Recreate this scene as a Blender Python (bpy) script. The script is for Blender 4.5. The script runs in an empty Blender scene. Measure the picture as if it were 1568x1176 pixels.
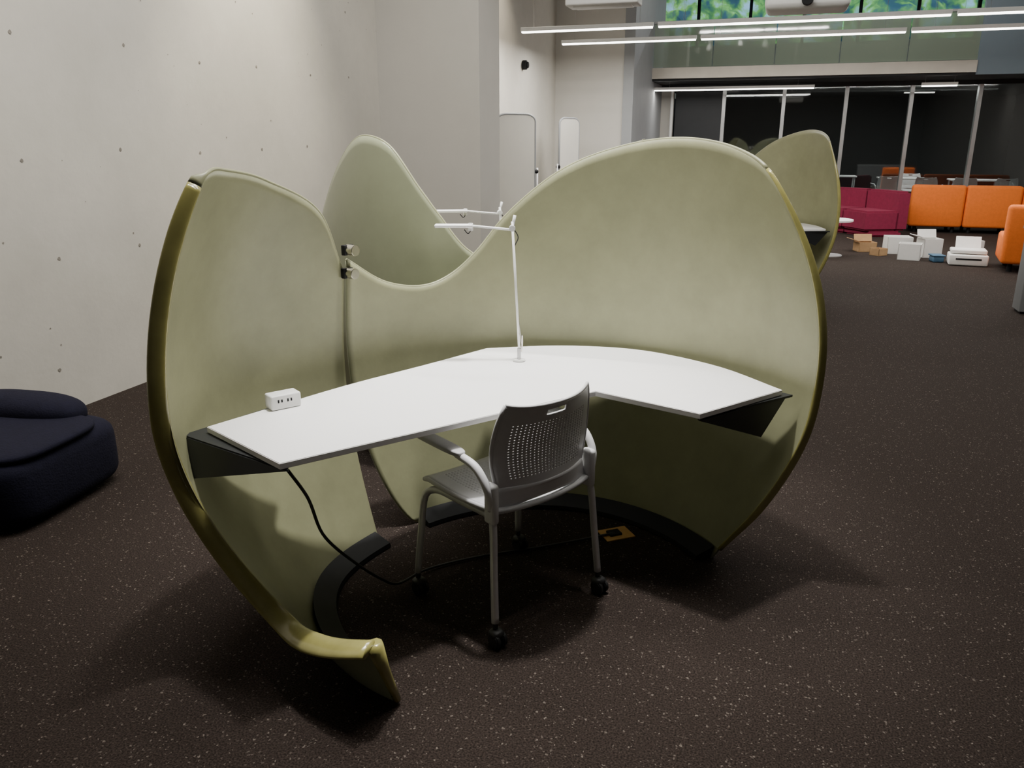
import bpy, bmesh, math, random
import numpy as np
from mathutils import Vector, Matrix
random.seed(4)
A18=math.radians(18)
CA,SA=math.cos(A18),math.sin(A18)
def C2W(x,y): return (CA*x-SA*y, SA*x+CA*y)
scene=bpy.context.scene
COL=scene.collection

# ---------------- materials ----------------
def mat(name,col,rough=.5,metal=0,spec=.5,emit=None,es=0,coat=0,noise=None,bump=None,rvar=None):
    m=bpy.data.materials.new(name); m.use_nodes=True
    nt=m.node_tree; b=nt.nodes['Principled BSDF']
    b.inputs['Base Color'].default_value=(*col,1)
    b.inputs['Roughness'].default_value=rough
    b.inputs['Metallic'].default_value=metal
    b.inputs['Specular IOR Level'].default_value=spec
    b.inputs['Coat Weight'].default_value=coat
    b.inputs['Coat Roughness'].default_value=.12
    if emit:
        b.inputs['Emission Color'].default_value=(*emit,1); b.inputs['Emission Strength'].default_value=es
    tc=nt.nodes.new('ShaderNodeTexCoord')
    if noise:
        sc,amt=noise
        n=nt.nodes.new('ShaderNodeTexNoise'); n.inputs['Scale'].default_value=sc; n.inputs['Detail'].default_value=8
        n.inputs['Roughness'].default_value=.65
        nt.links.new(tc.outputs['Object'],n.inputs['Vector'])
        r=nt.nodes.new('ShaderNodeValToRGB')
        r.color_ramp.elements[0].position=.3; r.color_ramp.elements[1].position=.7
        r.color_ramp.elements[0].color=(*[c*(1-amt) for c in col],1)
        r.color_ramp.elements[1].color=(*[min(1,c*(1+amt)) for c in col],1)
        nt.links.new(n.outputs['Fac'],r.inputs['Fac']); nt.links.new(r.outputs['Color'],b.inputs['Base Color'])
    if bump:
        sc,st=bump
        n2=nt.nodes.new('ShaderNodeTexNoise'); n2.inputs['Scale'].default_value=sc; n2.inputs['Detail'].default_value=4
        nt.links.new(tc.outputs['Object'],n2.inputs['Vector'])
        bp=nt.nodes.new('ShaderNodeBump'); bp.inputs['Strength'].default_value=st; bp.inputs['Distance'].default_value=.01
        nt.links.new(n2.outputs['Fac'],bp.inputs['Height']); nt.links.new(bp.outputs['Normal'],b.inputs['Normal'])
    return m

def carpet_mat():
    m=bpy.data.materials.new('carpet'); m.use_nodes=True
    nt=m.node_tree; b=nt.nodes['Principled BSDF']; L=nt.links.new
    b.inputs['Roughness'].default_value=.95; b.inputs['Specular IOR Level'].default_value=.12
    tc=nt.nodes.new('ShaderNodeTexCoord')
    dist=nt.nodes.new('ShaderNodeTexNoise'); dist.inputs['Scale'].default_value=90; dist.inputs['Detail'].default_value=2
    L(tc.outputs['Object'],dist.inputs['Vector'])
    mx=nt.nodes.new('ShaderNodeMix'); mx.data_type='VECTOR'; mx.inputs['Factor'].default_value=.016
    L(tc.outputs['Object'],mx.inputs['A']); L(dist.outputs['Color'],mx.inputs['B'])
    v=nt.nodes.new('ShaderNodeTexVoronoi'); v.inputs['Scale'].default_value=98
    L(mx.outputs['Result'],v.inputs['Vector'])
    sep=nt.nodes.new('ShaderNodeSeparateColor'); L(v.outputs['Color'],sep.inputs['Color'])
    thr=nt.nodes.new('ShaderNodeMapRange'); thr.inputs['From Min'].default_value=.45; thr.inputs['From Max'].default_value=1
    thr.inputs['To Min'].default_value=0; thr.inputs['To Max'].default_value=.38
    L(sep.outputs['Red'],thr.inputs['Value'])
    lt=nt.nodes.new('ShaderNodeMath'); lt.operation='LESS_THAN'
    L(v.outputs['Distance'],lt.inputs[0]); L(thr.outputs['Result'],lt.inputs[1])
    base=nt.nodes.new('ShaderNodeTexNoise'); base.inputs['Scale'].default_value=180; base.inputs['Detail'].default_value=3
    L(tc.outputs['Object'],base.inputs['Vector'])
    r=nt.nodes.new('ShaderNodeValToRGB'); r.color_ramp.elements[0].position=.35; r.color_ramp.elements[1].position=.7
    r.color_ramp.elements[0].color=(.013,.0095,.0078,1); r.color_ramp.elements[1].color=(.050,.037,.031,1)
    L(base.outputs['Fac'],r.inputs['Fac'])
    r2=nt.nodes.new('ShaderNodeValToRGB'); r2.color_ramp.elements[0].color=(.04,.03,.025,1); r2.color_ramp.elements[1].color=(.16,.135,.115,1)
    L(sep.outputs['Green'],r2.inputs['Fac'])
    cm=nt.nodes.new('ShaderNodeMix'); cm.data_type='RGBA'
    L(lt.outputs[0],cm.inputs['Factor']); L(r.outputs['Color'],cm.inputs['A']); L(r2.outputs['Color'],cm.inputs['B'])
    L(cm.outputs['Result'],b.inputs['Base Color'])
    bp=nt.nodes.new('ShaderNodeBump'); bp.inputs['Strength'].default_value=.5; bp.inputs['Distance'].default_value=.006
    L(base.outputs['Fac'],bp.inputs['Height']); L(bp.outputs['Normal'],b.inputs['Normal'])
    return m
def glass_mat(name,tint,refl=.12,diff=None,damt=.4):
    m=bpy.data.materials.new(name); m.use_nodes=True
    nt=m.node_tree; nt.nodes.remove(nt.nodes['Principled BSDF']); out=nt.nodes['Material Output']
    t=nt.nodes.new('ShaderNodeBsdfTransparent'); t.inputs['Color'].default_value=(*tint,1)
    g=nt.nodes.new('ShaderNodeBsdfGlossy'); g.inputs['Roughness'].default_value=.03
    n=nt.nodes.new('ShaderNodeTexNoise'); n.inputs['Scale'].default_value=.7
    mr=nt.nodes.new('ShaderNodeMapRange'); mr.inputs['To Min'].default_value=refl*.8; mr.inputs['To Max'].default_value=refl*1.2
    nt.links.new(n.outputs['Fac'],mr.inputs['Value'])
    mx=nt.nodes.new('ShaderNodeMixShader')
    nt.links.new(mr.outputs['Result'],mx.inputs[0])
    src=t.outputs[0]
    if diff:
        d=nt.nodes.new('ShaderNodeBsdfDiffuse'); d.inputs['Color'].default_value=(*diff,1)
        m2=nt.nodes.new('ShaderNodeMixShader'); m2.inputs[0].default_value=damt
        nt.links.new(t.outputs[0],m2.inputs[1]); nt.links.new(d.outputs[0],m2.inputs[2]); src=m2.outputs[0]
    nt.links.new(src,mx.inputs[1]); nt.links.new(g.outputs[0],mx.inputs[2]); nt.links.new(mx.outputs[0],out.inputs[0])
    return m
def foliage_mat():
    m=mat('foliage',(.1,.3,.05),.8)
    nt=m.node_tree; b=nt.nodes['Principled BSDF']
    n=nt.nodes.new('ShaderNodeTexNoise'); n.inputs['Scale'].default_value=1.8; n.inputs['Detail'].default_value=8
    tc=nt.nodes.new('ShaderNodeTexCoord'); nt.links.new(tc.outputs['Object'],n.inputs['Vector'])
    r=nt.nodes.new('ShaderNodeValToRGB'); e=r.color_ramp.elements
    e[0].position=.40; e[0].color=(.015,.06,.09,1); e[1].position=.64; e[1].color=(.25,.42,.55,1)
    k=e.new(.48); k.color=(.06,.18,.06,1); k=e.new(.55); k.color=(.15,.36,.08,1)
    nt.links.new(n.outputs['Fac'],r.inputs['Fac']); nt.links.new(r.outputs['Color'],b.inputs['Base Color'])
    return m

M_in=mat('pod_inner_fibreglass',(.295,.298,.178),.36,spec=.4,noise=(5,.11),bump=(60,.03))
M_out=mat('pod_outer_gelcoat',(.32,.34,.215),.28,spec=.5,coat=.35,noise=(3,.08))
M_lip=mat('pod_lip_gelcoat',(.34,.315,.105),.22,spec=.5,coat=.5,noise=(8,.15))
M_blk=mat('black_steel',(.006,.006,.007),.6,spec=.25,noise=(10,.2))
M_plate=mat('dark_bracket',(.020,.022,.024),.45,noise=(10,.1))
M_white=mat('white_laminate',(.95,.945,.94),.35,noise=(2,.015))
M_whitep=mat('white_plastic',(.8,.8,.78),.4,noise=(20,.03))
M_board=mat('whiteboard_enamel',(.66,.64,.58),.3,noise=(2,.03))
M_chair=mat('grey_plastic',(.66,.66,.67),.45,noise=(20,.04))
M_chaird=mat('grey_plastic_seat',(.54,.54,.55),.5,noise=(20,.04))
M_tube=mat('silver_painted_tube',(.60,.60,.61),.35,metal=.3,noise=(30,.05))
M_chrome=mat('brushed_metal',(.6,.58,.52),.25,metal=1,noise=(30,.05))
M_rubber=mat('black_rubber',(.015,.015,.015),.5,noise=(30,.1))
M_conc=mat('concrete_wall_paint',(.60,.575,.515),.75,noise=(1.1,.09),bump=(25,.12))
M_conc2=mat('painted_plaster',(.57,.55,.505),.8,noise=(.8,.05),bump=(40,.06))
M_rear=mat('rear_wall_paint',(.11,.105,.10),.9,noise=(.8,.05))  # dark tone set to cut frontal fill from the unseen walls
M_ceil=mat('ceiling_plaster',(.30,.30,.30),.9,noise=(.8,.04))
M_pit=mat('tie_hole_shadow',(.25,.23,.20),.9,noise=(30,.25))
M_dark=mat('dark_panel',(.02,.022,.025),.6,noise=(2,.2))
M_mezz=mat('mezzanine_wall_paint',(.40,.43,.38),.8,noise=(1,.1))
M_alu=mat('aluminium_mullion',(.5,.5,.5),.35,metal=.5,noise=(20,.05))
M_steel=mat('stainless_fascia',(.5,.46,.4),.35,metal=.7,noise=(2,.08))
M_tube_em=mat('lit_diffuser',(.9,.9,.9),.5,emit=(1,.97,.9),es=9,noise=(10,.01))
M_blue=mat('blue_grey_paint',(.18,.23,.27),.7,noise=(1,.05))
M_navy=mat('navy_felt',(.008,.008,.019),.95,spec=.2,noise=(30,.2),bump=(120,.3))
M_purp=mat('purple_felt',(.028,.012,.055),.95,spec=.2,noise=(30,.2),bump=(120,.3))
M_red=mat('crimson_felt',(.20,.008,.04),.85,noise=(20,.12),bump=(120,.2))
M_orange=mat('orange_felt',(.80,.17,.015),.85,noise=(20,.08),bump=(120,.2))
M_card=mat('cardboard',(.42,.26,.13),.85,noise=(12,.1))
M_bluep=mat('blue_plastic',(.05,.12,.20),.5,noise=(12,.1))
M_grey=mat('grey_panel',(.3,.31,.32),.6,noise=(3,.05))
M_greyd=mat('dark_grey_panel',(.16,.165,.17),.6,noise=(3,.05))
M_tan=mat('brass_plate',(.6,.34,.10),.5,metal=.1,noise=(20,.1))
M_glass=glass_mat('window_glass',(.75,.8,.8),.13)
M_clear=glass_mat('clear_glass',(.9,.95,.95),.04)
M_green=glass_mat('green_glass',(.75,.82,.75),.16,diff=(.42,.49,.40),damt=.5)
M_carpet=carpet_mat(); M_fol=foliage_mat()

# ---------------- helpers ----------------
def empty(name,loc=(0,0,0),rz=0,parent=None):
    e=bpy.data.objects.new(name,None); COL.objects.link(e); e.location=loc; e.rotation_euler=(0,0,rz)
    e.empty_display_size=.1
    if parent: e.parent=parent
    return e
def obj(name,mesh,parent=None,loc=(0,0,0),rot=(0,0,0)):
    o=bpy.data.objects.new(name,mesh); COL.objects.link(o); o.location=loc; o.rotation_euler=rot
    if parent: o.parent=parent
    return o
def mkmesh(name,vs,fs,mats,smooth=True,fm=None):
    me=bpy.data.meshes.new(name); me.from_pydata([tuple(v) for v in vs],[],fs)
    for m in (mats if isinstance(mats,(list,tuple)) else [mats]): me.materials.append(m)
    if fm: me.polygons.foreach_set('material_index',fm)
    me.validate(); me.update()
    if smooth: me.polygons.foreach_set('use_smooth',[True]*len(me.polygons))
    return me
def fixn(me):
    bm=bmesh.new(); bm.from_mesh(me); bmesh.ops.recalc_face_normals(bm,faces=bm.faces); bm.to_mesh(me); bm.free()
def rbox(name,size,center,m,parent=None,bev=.01,rot=(0,0,0),seg=3):
    bm=bmesh.new(); bmesh.ops.create_cube(bm,size=1)
    bmesh.ops.scale(bm,vec=size,verts=bm.verts)
    if bev>0: bmesh.ops.bevel(bm,geom=bm.edges[:],offset=min(bev,min(size)*.49),segments=seg,profile=.5,affect='EDGES')
    me=bpy.data.meshes.new(name); bm.to_mesh(me); bm.free(); me.materials.append(m)
    if bev>0.004: me.polygons.foreach_set('use_smooth',[True]*len(me.polygons))
    return obj(name,me,parent,center,rot)
def box(name,lo,hi,m,parent=None,bev=0):
    s=[hi[i]-lo[i] for i in range(3)]; c=[(hi[i]+lo[i])/2 for i in range(3)]
    return rbox(name,s,c,m,parent,bev)
def catmull(pts,n):
    P=np.array(pts,float); d=np.r_[0,np.cumsum(np.linalg.norm(np.diff(P,axis=0),axis=1)**.5)]
    s=np.linspace(0,d[-1],n); out=[]
    m=np.zeros_like(P)
    for i in range(len(P)):
        if i==0: m[i]=(P[1]-P[0])/(d[1]-d[0])
        elif i==len(P)-1: m[i]=(P[-1]-P[-2])/(d[-1]-d[-2])
        else:
            a=(P[i]-P[i-1])/(d[i]-d[i-1]); b=(P[i+1]-P[i])/(d[i+1]-d[i]); w=(d[i+1]-d[i])/(d[i+1]-d[i-1])
            m[i]=a*w+b*(1-w)
    for t in s:
        i=min(max(np.searchsorted(d,t)-1,0),len(P)-2); h=d[i+1]-d[i]; x=(t-d[i])/h
        out.append((2*x**3-3*x**2+1)*P[i]+(x**3-2*x**2+x)*h*m[i]+(-2*x**3+3*x**2)*P[i+1]+(x**3-x**2)*h*m[i+1])
    return np.array(out)
def tube(name,pts,r,m,parent=None,n=24,seg=10,smooth=True,normals=None,flat=1.0):
    P=catmull(pts,n) if (smooth and len(pts)>2) else np.array(pts,float)
    k=len(P); rs=r if hasattr(r,'__len__') else [r]*k
    vs=[];fs=[]
    T=[Vector(P[min(i+1,k-1)]-P[max(i-1,0)]).normalized() for i in range(k)]
    N=T[0].orthogonal().normalized()
    for i in range(k):
        if normals: N=normals[i]
        N=(N-T[i]*N.dot(T[i])).normalized(); B=T[i].cross(N)
        fl=flat[i] if hasattr(flat,'__len__') else flat
        for j in range(seg):
            a=2*math.pi*j/seg
            vs.append(Vector(P[i])+(N*math.cos(a)+B*math.sin(a)*fl)*rs[i])
    for i in range(k-1):
        for j in range(seg):
            fs.append((i*seg+j,i*seg+(j+1)%seg,(i+1)*seg+(j+1)%seg,(i+1)*seg+j))
    fs.append(tuple(range(seg))[::-1]); fs.append(tuple((k-1)*seg+j for j in range(seg)))
    me=mkmesh(name,vs,fs,m); fixn(me)
    return obj(name,me,parent)
def cyl(name,r,h,center,m,parent=None,rot=(0,0,0),seg=32,bev=.002):
    bm=bmesh.new(); bmesh.ops.create_cone(bm,cap_ends=True,segments=seg,radius1=r,radius2=r,depth=h)
    es=[e for e in bm.edges if abs(e.verts[0].co.z-e.verts[1].co.z)<1e-6]
    if bev: bmesh.ops.bevel(bm,geom=es,offset=bev,segments=2,affect='EDGES')
    me=bpy.data.meshes.new(name); bm.to_mesh(me); bm.free(); me.materials.append(m)
    return obj(name,me,parent,center,rot)
def prism(name,poly,z0,z1,m,parent=None,bev=.002):
    bm=bmesh.new()
    lo=[bm.verts.new((x,y,z0)) for x,y in poly]; f=bm.faces.new(lo)
    r=bmesh.ops.extrude_face_region(bm,geom=[f]); 
    for v in r['geom']:
        if isinstance(v,bmesh.types.BMVert): v.co.z=z1
    bmesh.ops.recalc_face_normals(bm,faces=bm.faces)
    if bev:
        es=[e for e in bm.edges if abs(e.verts[0].co.z-e.verts[1].co.z)<1e-6]
        bmesh.ops.bevel(bm,geom=es,offset=bev,segments=2,affect='EDGES')
    me=bpy.data.meshes.new(name); bm.to_mesh(me); bm.free(); me.materials.append(m)
    return obj(name,me,parent)
def solid_poly(name,tri,th,m,parent):
    a,b,c=[Vector(p) for p in tri]; n=(b-a).cross(c-a).normalized()*th/2
    vs=[a+n,b+n,c+n,a-n,b-n,c-n]
    me=mkmesh(name,vs,[(0,1,2),(5,4,3),(0,3,4,1),(1,4,5,2),(2,5,3,0)],m,False); fixn(me)
    return obj(name,me,parent)
def superell(name,size,center,m,parent,p=.45,rot=(0,0,0),nu=40,nv=24):
    def s(v,e): return math.copysign(abs(v)**e,v)
    vs=[];fs=[]
    for i in range(nv+1):
        ph=-math.pi/2+math.pi*i/nv
        for j in range(nu):
            t=2*math.pi*j/nu
            vs.append((size[0]/2*s(math.cos(ph),p)*s(math.cos(t),p),size[1]/2*s(math.cos(ph),p)*s(math.sin(t),p),size[2]/2*s(math.sin(ph),p)))
    for i in range(nv):
        for j in range(nu): fs.append((i*nu+j,i*nu+(j+1)%nu,(i+1)*nu+(j+1)%nu,(i+1)*nu+j))
    me=mkmesh(name,vs,fs,m)
    return obj(name,me,parent,center,rot)

# ---------------- privacy pod ----------------
ANG=np.arange(0,251.0)
def tab(d,sig=7):
    k=sorted(d); y=np.interp(ANG,k,[d[i] for i in k])
    g=np.exp(-.5*(np.arange(-25,26)/sig)**2); g/=g.sum()
    return np.convolve(np.pad(y,25,mode='edge'),g,'valid')
RB=tab({0:.79,19:.78,68:.77,116:.72,150:.70,179:.76,208:.74,250:.71})
RM=tab({0:1.04,8:1.03,30:.97,50:.94,80:.885,100:.865,120:.855,148:.86,172:1.02,195:1.12,206:1.15,220:1.06,238:.90,250:.85})
RT=tab({0:.83,10:.845,20:.885,45:.90,60:.895,80:.865,100:.84,120:.80,150:.78,170:.84,193:.94,250:.95},6)
ZM,ZT=.82,1.55
def body(th,z,off=0):
    b,m_,t=[np.interp(th,ANG,a) for a in (RB,RM,RT)]
    if z<ZM: R=b+(m_-b)*math.sin(math.pi/2*max(z,0)/ZM)
    else: R=m_-(m_-t)*((z-ZM)/(ZT-ZM))**2
    R+=off; a=math.radians(th)
    return Vector((R*math.cos(a),R*math.sin(a),z))
RIGHT=[(130,144,1.15),(122,131,1.035),(114,119,1.005),(108,111,1.045),(102,103.5,1.137),(95,95,1.286),(82,79.5,1.474),(66,62,1.574),(52,46,1.60),(38,29,1.56),(30,19,1.49),(26,13,1.37),(23,8.5,1.2),(21,6,.98),(20,5.6,.74),(19,6,.54),(18.5,10.5,.25),(18,17,.04)]
RIGHT2=[(130,144,1.15),(122,131,1.035),(114,119,1.0),(108,108,1.0),(99,95,1.035),(90,81,1.125),(80,72.5,1.279),(72,67,1.387),(62,57.5,1.564),(52,49,1.61),(46,43,1.60),(38,36,1.53),(33,29,1.41),(29,22,1.22),(26,16,.98),(23,11,.74),(21,10,.54),(19.5,12,.25),(18,17,.04)]
LEFT=[(238,238,.25),(228,224,.19),(218,211,.17),(211,204,.33),(206,200.5,.6),(201,201,.9),(196,198.5,1.30),(193,195,1.485),(190,191.5,1.51),(183,184,1.505),(170,170.5,1.465),(157,153,1.34),(148,145,1.10)]
def petal(name,ctrl,NU,NV,parent,rad,split,seam=0,hsplit=False):
    C=catmull([(c[0]/60,c[1]/60,c[2]) for c in ctrl],NU)
    inner=[];outer=[]
    for i,(b,t,zt) in enumerate(C):
        b*=60;t*=60; w=max(0,1-(i/(NU-1))/.2)
        for j in range(NV):
            v=j/(NV-1); z=zt*v; th=b+(t-b)*v+seam*w*math.sin(math.pi*v**.6)
            inner.append(body(th,z,0)); outer.append(body(th,z,.012))
    n=NU*NV; vs=inner+outer; fs=[];fm=[]
    def id(i,j,o=0): return o*n+i*NV+j
    for i in range(NU-1):
        for j in range(NV-1):
            fs.append((id(i,j),id(i+1,j),id(i+1,j+1),id(i,j+1))); fm.append(0)
            fs.append((id(i,j,1),id(i,j+1,1),id(i+1,j+1,1),id(i+1,j,1))); fm.append(1)
        for j in (0,NV-1):
            fs.append((id(i,j),id(i+1,j),id(i+1,j,1),id(i,j,1))); fm.append(1)
    for i in (0,NU-1):
        for j in range(NV-1):
            fs.append((id(i,j),id(i,j+1),id(i,j+1,1),id(i,j,1))); fm.append(1)
    me=mkmesh(name,vs,fs,[M_in,M_out],True,fm); fixn(me)
    o=obj(name,me,parent)
    # out-turned flange with a rounded bead along the free edge
    pts=[];rs=[];nn=[];fl=[]
    for i,(b,t,zt) in enumerate(C):
        r=rad(i/(NU-1)); pts.append(tuple(body(t*60,zt,.006+max(0,r-.006)*.95))); rs.append(r)
        a=math.radians(t*60); e=.02
        up=(body(t*60,zt+e)-body(t*60,zt-e)).normalized(); rd=Vector((-math.sin(a),math.cos(a),0))
        nn.append(rd.cross(up).normalized()); fl.append(min(1,max(.36,.0075/r)))
    k=int(split*(NU-1))
    a,bb=(M_lip,M_in) if hsplit else (M_in,M_lip)
    tube(name+'_edge_a',pts[:k+1],rs[:k+1],a,parent,smooth=False,seg=16,normals=nn[:k+1],flat=fl[:k+1])
    tube(name+'_edge_b',pts[k:],rs[k:],bb,parent,smooth=False,seg=16,normals=nn[k:],flat=fl[k:])
def lerp(x,xs,ys): return float(np.interp(x,xs,ys))
pod_cache={}
def make_pod(cx,cy,rot,ctrl=RIGHT,key=0):
    w=C2W(cx,cy); e=empty('privacy_pod',(w[0],w[1],0),A18+rot)
    if key in pod_cache:
        for c in pod_cache[key]: obj(c.name.split('.')[0],c.data,e,c.location,c.rotation_euler)
        return e
    if key==0: petal('right_petal',ctrl,130,44,e,lambda u:lerp(u,[0,.55,.64,.74,.95,1],[.006,.006,.008,.015,.017,.011]),.62,8)
    else: petal('right_petal',ctrl,130,44,e,lambda u:lerp(u,[0,.75,.85,1],[.006,.006,.015,.012]),.78,8)
    petal('left_petal',LEFT,120,44,e,lambda u:lerp(u,[0,.1,.3,.55,.605,.62,1],[.034,.036,.029,.024,.020,.006,.006]),.605,0,True)
    tube('foot_edge',[tuple(body(238,z,.01)) for z in (0.016,.08,.16,.25)],[.012,.014,.018,.026],M_lip,e,smooth=False)
    vs=[];fs=[]
    for a0,a1 in ((18,129),(149,230)):
        k=len(vs); n=40
        for i in range(n+1):
            th=a0+(a1-a0)*i/n
            o_=body(th,.0,-.002); ang=math.radians(th); R=Vector((o_.x,o_.y)).length
            for rr,z in ((R,.004),(R+.012,.05),(R-.065,.02),(R-.07,.004)):
                vs.append((rr*math.cos(ang),rr*math.sin(ang),z))
        for i in range(n):
            for j in range(4): fs.append((k+i*4+j,k+i*4+(j+1)%4,k+(i+1)*4+(j+1)%4,k+(i+1)*4+j))
        fs.append((k,k+1,k+2,k+3)); fs.append((k+n*4,k+n*4+1,k+n*4+2,k+n*4+3))
    me=mkmesh('base_ring',vs,fs,M_blk,False); fixn(me); obj('base_ring',me,e)
    for z in (1.19,1.10):
        p=body(144.5,z,-.03)
        cyl('seam_clamp',.021,.05,p,M_chrome,e,rot=(math.radians(90),0,math.radians(50)))
        rbox('seam_clamp_plate',(.05,.02,.04),body(144.5,z,-.008),M_blk,e,.004,rot=(0,0,math.radians(54)))
    pod_cache[key]=[c for c in e.children]
    return e
O=(.05,2.62)
P3=(2.27,8.5); R3=math.radians(-30)
make_pod(O[0],O[1],0)
make_pod(-.05,4.43,math.pi,RIGHT2,1)
make_pod(P3[0],P3[1],R3).scale=(1,1,1.05)

# ---------------- desk ----------------
desk_cache=None
def make_desk(cx,cy,rot):
    global desk_cache
    w=C2W(cx,cy); e=empty('curved_desk',(w[0],w[1],0),A18+rot)
    if desk_cache:
        for c in desk_cache: obj(c.name.split('.')[0],c.data,e,c.location,c.rotation_euler)
        return e
    back=catmull([(-.11,3.379),(.19,3.425),(.45,3.39),(.603,3.315),(.826,3.085),(.978,2.773)],24)
    left=catmull([(-.963,2.385),(-.78,2.62),(-.60,2.845),(-.36,3.10),(-.11,3.379)],12)
    poly=[(-.651,2.085)]+[tuple(p) for p in left]+[tuple(p) for p in back[1:]]+[(.622,2.51),(.301,2.758)]
    poly=[(x-O[0],y-O[1]) for x,y in poly]
    prism('desk_top',poly[::-1],.710,.73,M_white,e)
    L=lambda x,y,z:(x-O[0],y-O[1],z)
    solid_poly('bracket_plate',[L(-.63,2.09,.704),L(-1.035,2.37,.704),L(-.985,2.30,.59)],.008,M_plate,e)
    solid_poly('bracket_shelf',[L(-.63,2.09,.705),L(-1.035,2.37,.705),L(-.78,2.72,.705)],.008,M_plate,e)
    solid_poly('bracket_plate',[L(.62,2.515,.704),L(1.0,2.79,.704),L(.90,2.73,.565)],.008,M_plate,e)
    solid_poly('bracket_shelf',[L(.62,2.53,.705),L(1.02,2.78,.705),L(.80,3.0,.705)],.008,M_plate,e)
    solid_poly('bracket_back',[L(.2,3.48,.704),L(.2,3.15,.704),L(.2,3.46,.50)],.008,M_plate,e)
    desk_cache=[c for c in e.children]
    return e
make_desk(O[0],O[1],0); make_desk(-.05,4.43,math.pi); make_desk(P3[0],P3[1],R3)

# ---------------- desk lamp ----------------
def make_lamp(x,y,z,rot):
    w=C2W(x,y); e=empty('desk_lamp',(w[0],w[1],z),A18+rot)
    cyl('base_disc',.026,.008,(0,0,.004),M_whitep,e)
    cyl('base_stem',.008,.05,(0,0,.03),M_tube,e)
    tube('pivot_bracket',[(.008,0,.04),(.012,0,.075),(.012,0,.11)],.004,M_chrome,e)
    for dy in (-.006,.006):
        tube('lower_arm',[(0,dy,.06),(-.028,dy,.56)],.005,M_whitep,e,smooth=False)
        tube('upper_arm',[(-.035,dy,.53),(-.19,dy,.545)],.004,M_whitep,e,smooth=False)
    tube('spring',[(.01,0,.07),(.0,0,.15),(-.008,0,.22)],.003,M_chrome,e)
    cyl('elbow',.012,.03,(-.028,0,.535),M_whitep,e,rot=(math.pi/2,0,0))
    tube('elbow_tail',[(-.028,0,.535),(-.018,0,.585)],.006,M_whitep,e,smooth=False)
    tube('cable',[(-.02,0,.53),(-.005,.0,.50),(-.02,0,.46),(-.01,0,.3)],.002,M_rubber,e)
    cyl('head_joint',.010,.03,(-.19,0,.54),M_whitep,e)
    tube('head_cable',[(-.18,0,.545),(-.20,0,.515),(-.215,0,.53)],.002,M_rubber,e)
    rbox('lamp_head',(.15,.045,.012),(-.255,0,.545),M_white,e,.005)
    return e
make_lamp(.029,3.167,.7305,0)
make_lamp(-.03,3.86,.7305,math.radians(8))

# ---------------- power box, cord, floor outlet ----------------
w=C2W(-.775,2.585); e=empty('power_outlet_box',(w[0],w[1],.7305),A18+math.radians(38))
rbox('housing',(.105,.06,.05),(0,0,.025),M_whitep,e,.006)
for dx in (-.028,.005): 
    rbox('socket_slot',(.005,.002,.010),(dx,-.0305,.03),M_blk,e,.0)
    rbox('socket_slot',(.005,.002,.010),(dx+.012,-.0305,.03),M_blk,e,.0)
e=empty('extension_cord',(0,0,0),A18)
tube('cord',[(-.64,2.12,.695),(-.60,2.15,.60),(-.585,2.25,.42),(-.52,2.38,.25),(-.46,2.50,.12),(-.42,2.6,.04),(-.33,2.75,.012),(-.15,2.85,.008),(.1,2.93,.008),(.3,3.0,.01),(.43,3.05,.012)],.005,M_rubber,e,n=80)
w=C2W(.44,3.06); e=empty('floor_outlet',(w[0],w[1],.0),A18+math.radians(20))
rbox('cover_plate',(.13,.10,.006),(0,0,.003),M_tan,e,.002)
rbox('socket',(.055,.045,.012),(-.01,0,.009),M_blk,e,.003)

# ---------------- office chair ----------------
def perf(name,fn,nu,nv,hole,skip,m,parent,th=.004,hs=.26):
    vs=[];fs=[];idx={}
    def V(a,b):
        k=(round(a,5),round(b,5))
        if k not in idx: idx[k]=len(vs); vs.append(fn(a,b))
        return idx[k]
    for i in range(nu):
        for j in range(nv):
            u0,u1,v0,v1=i/nu,(i+1)/nu,j/nv,(j+1)/nv; uc,vc=(u0+u1)/2,(v0+v1)/2
            if skip(uc,vc): continue
            c=[V(u0,v0),V(u1,v0),V(u1,v1),V(u0,v1)]
            if hole(uc,vc):
                du,dv=(u1-u0)*hs,(v1-v0)*hs
                q=[V(uc-du,vc-dv),V(uc+du,vc-dv),V(uc+du,vc+dv),V(uc-du,vc+dv)]
                for k in range(4): fs.append((c[k],c[(k+1)%4],q[(k+1)%4],q[k]))
            else: fs.append(tuple(c))
    me=mkmesh(name,vs,fs,m)
    o=obj(name,me,parent); md=o.modifiers.new('solid','SOLIDIFY'); md.thickness=th; md.offset=0
    return o
chair_cache=None
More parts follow.
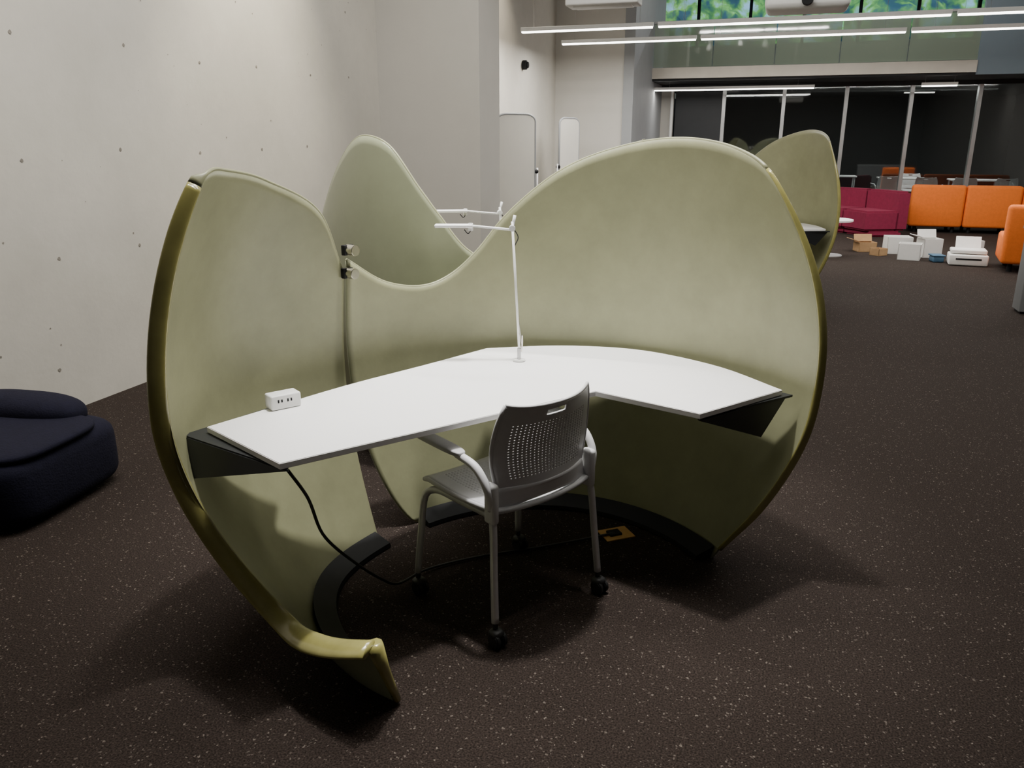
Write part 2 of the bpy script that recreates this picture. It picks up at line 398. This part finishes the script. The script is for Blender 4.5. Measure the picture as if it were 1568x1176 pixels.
def make_chair(wx,wy,rz):
    global chair_cache
    e=empty('office_chair',(wx,wy,0),rz)
    if chair_cache:
        for c in chair_cache:
            o=obj(c.name.split('.')[0],c.data,e,c.location,c.rotation_euler)
            for md in c.modifiers:
                k=o.modifiers.new('solid','SOLIDIFY'); k.thickness=md.thickness; k.offset=0
        return e
    def fb(u,v):
        s=u*2-1
        hw=.184+.026*math.sin(math.pi*min(v*1.1,1))+.016*v
        z=.515+.285*v+.014*(v**3)*abs(s)**4 - .03*max(0,abs(s)-.8)/.2*(1-v)**4
        y=-.215-.015*v-.015*v*v+.05*s*s+.012*math.sin(v*math.pi)
        if v>.85: hw-= .016*((v-.85)/.15)**2
        return (s*hw,y,z)
    perf('back_panel',fb,28,30,lambda u,v:.10<u<.90 and .14<v<.80,lambda u,v:(.38<u<.62 and .86<v<.94),M_chair,e,.006,.20)
    rim=[fb(i/20,1) for i in range(21)]
    tube('back_rim',rim,.005,M_chair,e,smooth=False)
    for s in (0,1): tube('back_rim_side',[fb(s,i/12) for i in range(13)],.006,M_chair,e,smooth=False)
    def fy(u,v):
        s=u*2-1
        return (s*(.225-.03*v),-.205+.05*s*s-.008*v,.445+.085*v+.03*(1-s*s)*(1-v))
    perf('back_yoke',fy,24,5,lambda u,v:False,lambda u,v:False,M_chair,e,.012)
    def fs_(u,v):
        a=u*2-1;b=v*2-1
        x=a*math.sqrt(1-b*b*.22); y=b*math.sqrt(1-a*a*.22)
        z=.458-.012*(1-x*x)*(1-y*y)-(.03*max(0,y-.6)**2/.16)+.006*x*x
        return (x*.232,.015+y*.225,z)
    perf('seat',fs_,30,28,lambda u,v:.14<u<.86 and .14<v<.86,lambda u,v:False,M_chaird,e,.010,.17)
    rimp=[fs_(t,0) for t in np.linspace(0,1,12)]+[fs_(1,t) for t in np.linspace(0,1,12)[1:]]+[fs_(t,1) for t in np.linspace(1,0,12)[1:]]+[fs_(0,t) for t in np.linspace(1,0,12)[1:]]
    tube('seat_rim',[(p[0],p[1],p[2]-.004) for p in rimp],.009,M_chaird,e,smooth=False)
    for s in (-1,1):
        tube('rear_leg',[(s*.222,-.165,.50),(s*.228,-.185,.42),(s*.238,-.20,.25),(s*.247,-.215,.085)],.013,M_tube,e)
        tube('front_leg',[(s*.205,-.15,.432),(s*.207,0,.43),(s*.212,.14,.428),(s*.222,.185,.40),(s*.235,.205,.25),(s*.247,.218,.085)],.013,M_tube,e)
        tube('arm_tube',[(s*.228,-.180,.47),(s*.242,-.178,.54),(s*.250,-.13,.605),(s*.254,-.04,.628)],[.014]*24,M_chair,e)
        superell('arm_pad',(.050,.27,.022),(s*.256,.065,.640),M_chaird,e,.5,rot=(math.radians(2),0,0))
        rbox('side_bracket',(.03,.05,.14),(s*.225,-.175,.49),M_chair,e,.012)
        for f in (-.215,.218):
            cyl('caster_stem',.009,.05,(s*.247,f,.075),M_rubber,e)
            superell('caster_hood',(.05,.05,.036),(s*.247,f-.006,.046),M_rubber,e,.8)
            for d in (-.014,.014):
                cyl('caster_wheel',.027,.018,(s*.247+d,f-.012,.027),M_rubber,e,rot=(0,math.pi/2,0),bev=.004)
    tube('cross_tube',[(-.207,.10,.425),(.207,.10,.425)],.011,M_tube,e,smooth=False)
    tube('cross_tube',[(-.207,-.12,.425),(.207,-.12,.425)],.011,M_tube,e,smooth=False)
    chair_cache=[c for c in e.children]
    return e
w=C2W(-.014,2.61); make_chair(w[0],w[1],A18+math.radians(41.8))

# ---------------- room ----------------
H=5.5
box('floor',(-8,-3,-.1),(8,27,0),M_carpet)
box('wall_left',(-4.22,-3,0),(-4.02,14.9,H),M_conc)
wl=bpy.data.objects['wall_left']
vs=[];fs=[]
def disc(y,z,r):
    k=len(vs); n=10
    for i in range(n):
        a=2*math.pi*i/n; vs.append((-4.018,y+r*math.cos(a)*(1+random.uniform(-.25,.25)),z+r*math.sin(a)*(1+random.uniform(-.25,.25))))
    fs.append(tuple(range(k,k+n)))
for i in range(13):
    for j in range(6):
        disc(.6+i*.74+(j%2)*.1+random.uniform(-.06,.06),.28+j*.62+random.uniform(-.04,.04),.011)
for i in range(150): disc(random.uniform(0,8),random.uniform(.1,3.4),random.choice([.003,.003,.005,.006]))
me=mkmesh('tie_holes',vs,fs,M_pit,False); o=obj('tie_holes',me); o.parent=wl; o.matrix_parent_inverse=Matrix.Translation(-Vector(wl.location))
box('wall_stub',(-4.02,7.93,0),(-2.915,8.54,H),M_conc2)
box('wall_far_left',(-4.22,14.9,0),(-2.71,18.4,H),M_conc2)
box('wall_right',(5.6,-3,0),(5.8,25,H),M_rear)
box('wall_rear',(-4.22,-3.2,0),(5.8,-3,H),M_rear)
box('ceiling',(-4.4,-3.2,H),(6,25.2,H+.1),M_ceil)
box('wall_back',(-4.4,25,0),(6,25.2,2.7),M_dark)
box('wall_mezzanine',(-4.4,25,2.7),(6,25.2,4.1),M_mezz)
m=empty('mezzanine',(0,0,0))
box('slab',(-2.71,17.0,2.68),(5.6,25,2.8),M_dark,m)
box('steel_fascia',(-2.6,16.93,2.72),(3.1,16.99,2.92),M_steel,m)
box('bulkhead',(3.1,16.95,2.68),(5.6,17.1,H),M_blue,m)
g=empty('glass_railing',(0,16.96,0))
for i in range(5):
    x0=-2.6+i*1.14; box('glass_panel',(x0+.01,-.006,2.93),(x0+1.13,.006,3.72),M_green,g)
box('handrail',(-2.6,-.02,3.72),(3.1,.02,3.76),M_alu,g)
for i in range(6):
    x0=-2.6+i*1.4
    box('window_%d'%(i+1),(x0+.04,24.9,4.15),(x0+1.36,24.92,5.4),M_clear)
    box('trim_%d'%(i+1),(x0-.04,24.85,4.1),(x0+.04,24.98,5.5),M_dark)
vs=[];fs=[]
for i in range(49):
    for j in range(15):
        vs.append((-5+i*.25,27.2+random.uniform(-.3,.3),3.6+j*.2))
for i in range(48):
    for j in range(14): fs.append((i*15+j,(i+1)*15+j,(i+1)*15+j+1,i*15+j+1))
obj('tree_foliage_outside',mkmesh('tree_foliage_outside',vs,fs,M_fol,True))
for i in range(7):
    x0=-1.29+i*1.2
    if i<6: box('window_%d'%(i+7),(x0+.03,18.49,.05),(x0+1.17,18.51,2.6),M_glass)
    box('trim_%d'%(i+7),(x0-.035,18.42,0),(x0+.035,18.58,2.6),M_alu)
box('trim_14',(-2.71,18.4,2.6),(5.6,18.6,2.68),M_dark)
box('trim_15',(-1.3,18.44,0),(5.6,18.56,.06),M_alu)
box('wall_black_panel',(-2.3,18.44,0),(-1.33,18.56,2.6),M_dark)
box('wall_strip_1',(-2.70,18.46,0),(-2.34,18.54,2.6),M_conc2)  # pale wall section left of the glass
cyl('pipe',.035,2.6,(-2.36,18.3,1.3),M_whitep)
box('trim_16',(-2.78,14.86,0),(-2.60,18.4,H),M_grey)

def pendant(u,w0,w1,z=3.0):
    e=empty('pendant_light',((w0+w1)/2,u,z)); L=w1-w0
    rbox('housing',(L,.07,.05),(0,0,.035),M_whitep,e,.004)
    rbox('diffuser',(L-.02,.06,.02),(0,0,.0),M_tube_em,e,.004)
    for s in (-1,1): tube('suspension_wire',[(s*L*.4,0,.05),(s*L*.4,0,H-z)],.002,M_alu,e,smooth=False,seg=6)
    return e
def area(name,loc,sx,sy,power,col=(1,.96,.90),rot=(0,0,0)):
    l=bpy.data.lights.new(name,'AREA'); l.shape='RECTANGLE'; l.size=sx; l.size_y=sy; l.energy=power; l.color=col
    o=bpy.data.objects.new(name,l); COL.objects.link(o); o.location=loc; o.rotation_euler=rot; return o
for u,segs in ((11.5,[(-3.6,-1.78),(-1.72,1.75),(1.81,5.2)]),(13.1,[(-3.44,-1.38),(-1.32,1.46),(1.52,4.4)])):
    for a,b in segs:
        pendant(u,a,b); area('pendant_lamp',((a+b)/2,u,2.98),b-a,.06,62)
for u,a,b,pw in ((2.7,-3.0,-1.0,80),(2.7,-.94,.9,50),(4.4,-3.0,-1.0,110),(4.4,-.94,1.0,70),(7.4,-2.0,1.0,50),(7.4,1.06,4.0,70)):  # unseen rows set for steep light on the desk; far row added for floor
    pendant(u,a,b,5.0); area('pendant_lamp',((a+b)/2,u,4.98),b-a,.06,pw)
pendant(17.3,-2.6,.45,2.52); area('pendant_lamp',(-1.1,17.3,2.5),3,.06,25)
pendant(17.3,2.3,2.9,2.52)
def spot(loc,target,power,ang=70,col=(1,.88,.70),r=.06):
    e=empty('ceiling_spotlight',loc)
    d=(Vector(target)-Vector(loc)); q=d.to_track_quat('-Z','Y').to_euler()
    cyl('lamp_can',.07,.16,tuple(-d.normalized()*.10),M_whitep,e,rot=q)
    tube('stem',[tuple(-d.normalized()*.15),(0,0,H-loc[2])],.012,M_whitep,e,smooth=False)
    l=bpy.data.lights.new('spot_lamp','SPOT'); l.energy=power; l.spot_size=math.radians(ang); l.spot_blend=1; l.color=col; l.shadow_soft_size=r
    o=bpy.data.objects.new('spot_lamp',l); COL.objects.link(o); o.location=(0,0,0); o.parent=e
    o.rotation_euler=q; return o
spot((-2.95,5.9,4.2),(-4.02,5.8,2.2),350,66,(1,.90,.70))
spot((-2.9,2.4,4.6),(-4.02,2.4,1.6),120,80,(1,.94,.84))  # added washer to brighten the near left wall, no such lamp in view
spot((-3.0,11.5,4.9),(-4.02,11.5,2.0),260)
w=C2W(.0,3.05); spot((w[0],w[1],4.6),(w[0],w[1],.7),1050,48,(1,.975,.94),.12)  # downlight added to push desk brightness and local contrast
w=C2W(-.4,3.6); spot((w[0]-.3,w[1]-.9,4.7),(w[0],w[1],1.4),150,40,(.92,.97,1),.12)  # cool spot added to brighten the rear pod's outer shell
area('under_mezzanine_fill',(1.5,21.5,2.66),4,.3,25)  # mild light added for the room behind the glass, no fixture
area('mezzanine_fill',(1,20,5.3),4,.4,150,(.92,.97,1))  # added light to brighten the mezzanine wall and railing
area('railing_front_fill',(1,15.2,5.35),5,.3,90,(1,.98,.93))  # unseen light added for the railing's front faces
area('daylight_outside',(1,25.6,5.6),10,.5,220,(.85,.93,1),rot=(math.radians(65),0,0))
e=empty('ceiling_hung_unit',(-1.9,8.9,2.9)); rbox('casing',(.75,.3,.14),(0,0,.07),M_whitep,e,.02); rbox('panel',(.6,.2,.02),(0,0,.0),M_whitep,e,.005)
for s in (-1,1): tube('hanger',[(s*.3,0,.1),(s*.3,0,H-2.9)],.008,M_whitep,e,smooth=False)
e=empty('projector',(0.08,8.4,2.68))
rbox('body',(.72,.45,.16),(0,0,.1),M_whitep,e,.05)
cyl('lens',.05,.08,(0,-.25,.09),M_blk,e,rot=(math.pi/2,0,0)); 
tube('mount_pole',[(0,0,.18),(0,0,H-2.68)],.02,M_whitep,e,smooth=False)

def whiteboard(x,y,rz,wd,h):
    e=empty('mobile_whiteboard',(x,y,0),rz)
    n=8; r=.16
    poly=[(-wd/2,.25),(wd/2,.25)]+[(wd/2-r+r*math.cos(a),h-r*.6+r*.6*math.sin(a)) for a in np.linspace(0,math.pi/2,n)]+[(-wd/2+r+r*math.cos(a),h-r*.6+r*.6*math.sin(a)) for a in np.linspace(math.pi/2,math.pi,n)]
    o=prism('board',poly,-.012,.012,M_board,e); o.rotation_euler=(math.pi/2,0,0)
    tube('frame',[(p[0],0,p[1]) for p in poly]+[(poly[0][0],0,poly[0][1])],.018,M_grey,e,smooth=False)
    for s in (-1,1):
        tube('post',[(s*(wd/2+.04),0,.05),(s*(wd/2+.04),0,1.2)],.015,M_tube,e,smooth=False)
        rbox('foot',(.05,.5,.04),(s*(wd/2+.04),0,.04),M_tube,e,.01)
        cyl('pivot',.03,.05,(s*(wd/2+.02),0,1.15),M_blk,e,rot=(0,math.pi/2,0))
whiteboard(-3.55,11.1,math.radians(48),.62,1.92)
whiteboard(-3.42,13.6,math.radians(72),.6,1.92)
e=empty('wall_sensor',(-4.0,12.9,2.7)); cyl('sensor_body',.07,.06,(0.02,0,0),M_blk,e,rot=(0,math.pi/2,0)); cyl('sensor_cap',.045,.04,(.06,0,0),M_blk,e,rot=(0,math.pi/2,0))

# ---------------- lounge chair (navy) ----------------
w=C2W(-2.38,3.44); e=empty('lounge_chair',(w[0],w[1],0),A18+math.radians(-12))
superell('seat_base',(.86,.74,.33),(0,0,.166),M_navy,e,.36)
superell('seat_cushion',(.84,.62,.05),(.01,-.04,.322),M_navy,e,.5)
superell('back_roll',(.68,.26,.18),(-.06,.25,.335),M_navy,e,.75)
superell('arm_roll',(.24,.36,.19),(-.37,-.18,.32),M_purp,e,.8)

# ---------------- sofas ----------------
e=empty('curved_sofa',(-.02,14.3,0))
n=5; a0,a1=22,135
for i in range(n):
    t0=math.radians(a0+(a1-a0)*i/n+.4); t1=math.radians(a0+(a1-a0)*(i+1)/n-.4)
    def wedge(nm,r0,r1,z0,z1):
        k=6; poly=[(r1*math.cos(t),r1*math.sin(t)) for t in np.linspace(t0,t1,k)]+[(r0*math.cos(t),r0*math.sin(t)) for t in np.linspace(t1,t0,k)]
        prism(nm,poly,z0,z1,M_red,e,bev=.03)
    wedge('seat_cushion',1.55,2.12,.1,.43); wedge('backrest',2.09,2.28,.1,.75)
    wedge('plinth',1.62,2.2,.0,.1)
def sofa(x,y,rz,wd,m,name='sofa',dep=.8):
    e=empty(name,(x,y,0),rz)
    k=max(1,round(wd/.95)); s=wd/k
    for i in range(k):
        cx=-wd/2+s*(i+.5)
        rbox('seat',(s-.01,dep-.1,.34),(cx,.05,.27),m,e,.04)
        rbox('backrest',(s-.01,.2,.72),(cx,-dep/2+.1,.46),m,e,.05)
        for sx in (-1,1):
            for sy in (-1,1): cyl('foot',.03,.1,(cx+sx*s*.35,sy*dep*.35,.05),M_blk,e)
sofa(3.52,16.4,0,2.6,M_orange)
sofa(3.16,11.75,math.radians(-8),.85,M_orange,'armchair')
e=empty('side_table',(.72,12.35,0)); cyl('table_top',.3,.025,(0,0,.5),M_white,e); cyl('stem',.025,.49,(0,0,.25),M_tube,e); cyl('base',.2,.015,(0,0,.008),M_tube,e)

for (x,y) in ((2.6,20.6),(4.0,20.2),(1.2,21.4)):
    e=empty('cafe_table',(x,y,0)); rbox('table_top',(1.0,.6,.03),(0,0,.735),M_white,e,.008)
    for sx in(-1,1):
        for sy in (-1,1): cyl('leg',.018,.72,(sx*.45,sy*.25,.36),M_tube,e)
for (x,y,r) in ((2.2,19.9,10),(2.9,21.3,180),(3.7,19.5,-12),(4.4,19.5,8),(3.0,19.6,-20),(1.0,20.6,15)):
    make_chair(x,y,math.radians(r))
area('cafe_fill',(3.2,20.3,2.6),2,.3,90)  # light added over the tables beyond the glass, no fixture

def openbox(name,x,y,rz,s,m,flap=True):
    e=empty(name,(x,y,0),rz); a,b,c=s;t=.008
    box('bottom',(-a/2,-b/2,0.001),(a/2,b/2,t),m,e)
    for q,(lo,hi) in enumerate((((-a/2,-b/2,0.002),(a/2,-b/2+t,c)),((-a/2,b/2-t,.002),(a/2,b/2,c)),((-a/2,-b/2,.002),(-a/2+t,b/2,c)),((a/2-t,-b/2,.002),(a/2,b/2,c)))): box('side_%d'%q,lo,hi,m,e)
    if flap:
        rbox('flap',(a,b*.5,t),(0,b/2+.0,c+b*.22),m,e,0,rot=(math.radians(70),0,0))
        rbox('flap',(a*.45,b,t),(-a/2-a*.2,0,c+.03),m,e,0,rot=(0,math.radians(20),0))
openbox('cardboard_box',1.27,13.0,.3,(.26,.22,.14),M_card)
openbox('cardboard_box',1.42,12.6,.8,(.18,.16,.10),M_card,False)
openbox('white_carton',1.70,12.95,.1,(.34,.3,.24),M_whitep,False)
openbox('white_carton',1.78,12.3,-.2,(.28,.26,.22),M_whitep,False)
openbox('white_carton',2.07,12.65,.3,(.26,.24,.26),M_whitep)
e=empty('blue_crate',(2.10,12.15,0),.2); rbox('tub',(.14,.18,.08),(0,0,.04),M_bluep,e,.02); rbox('lid',(.16,.20,.02),(0,0,.09),M_bluep,e,.008)
e=empty('printer',(2.44,12.0,0),-.1)
rbox('body',(.46,.36,.14),(0,0,.075),M_whitep,e,.02); rbox('scanner_lid',(.42,.3,.05),(0,0.02,.18),M_whitep,e,.015); rbox('paper_tray',(.3,.2,.01),(0,.16,.26),M_whitep,e,.003,rot=(math.radians(60),0,0)); rbox('slot',(.3,.01,.02),(0,-.18,.09),M_blk,e,0)
openbox('white_carton',2.62,12.75,.4,(.24,.2,.24),M_whitep,False)
e=empty('low_cabinet',(2.91,8.75,0)); rbox('carcass',(1.3,.25,.76),(0,0,.4),M_greyd,e,.01); rbox('top',(1.34,.29,.03),(0,0,.795),M_grey,e,.006); rbox('plinth',(1.26,.2,.03),(0,0,.015),M_blk,e,0)

wd=bpy.data.worlds.new('world'); scene.world=wd; wd.use_nodes=True
wd.node_tree.nodes['Background'].inputs[0].default_value=(.35,.42,.5,1); wd.node_tree.nodes['Background'].inputs[1].default_value=.3
cam=bpy.data.cameras.new('camera'); co=bpy.data.objects.new('camera',cam); COL.objects.link(co)
co.location=(0,0,1.6); co.rotation_euler=(math.radians(73),0,A18); cam.sensor_width=36; cam.lens=28.24
scene.camera=co
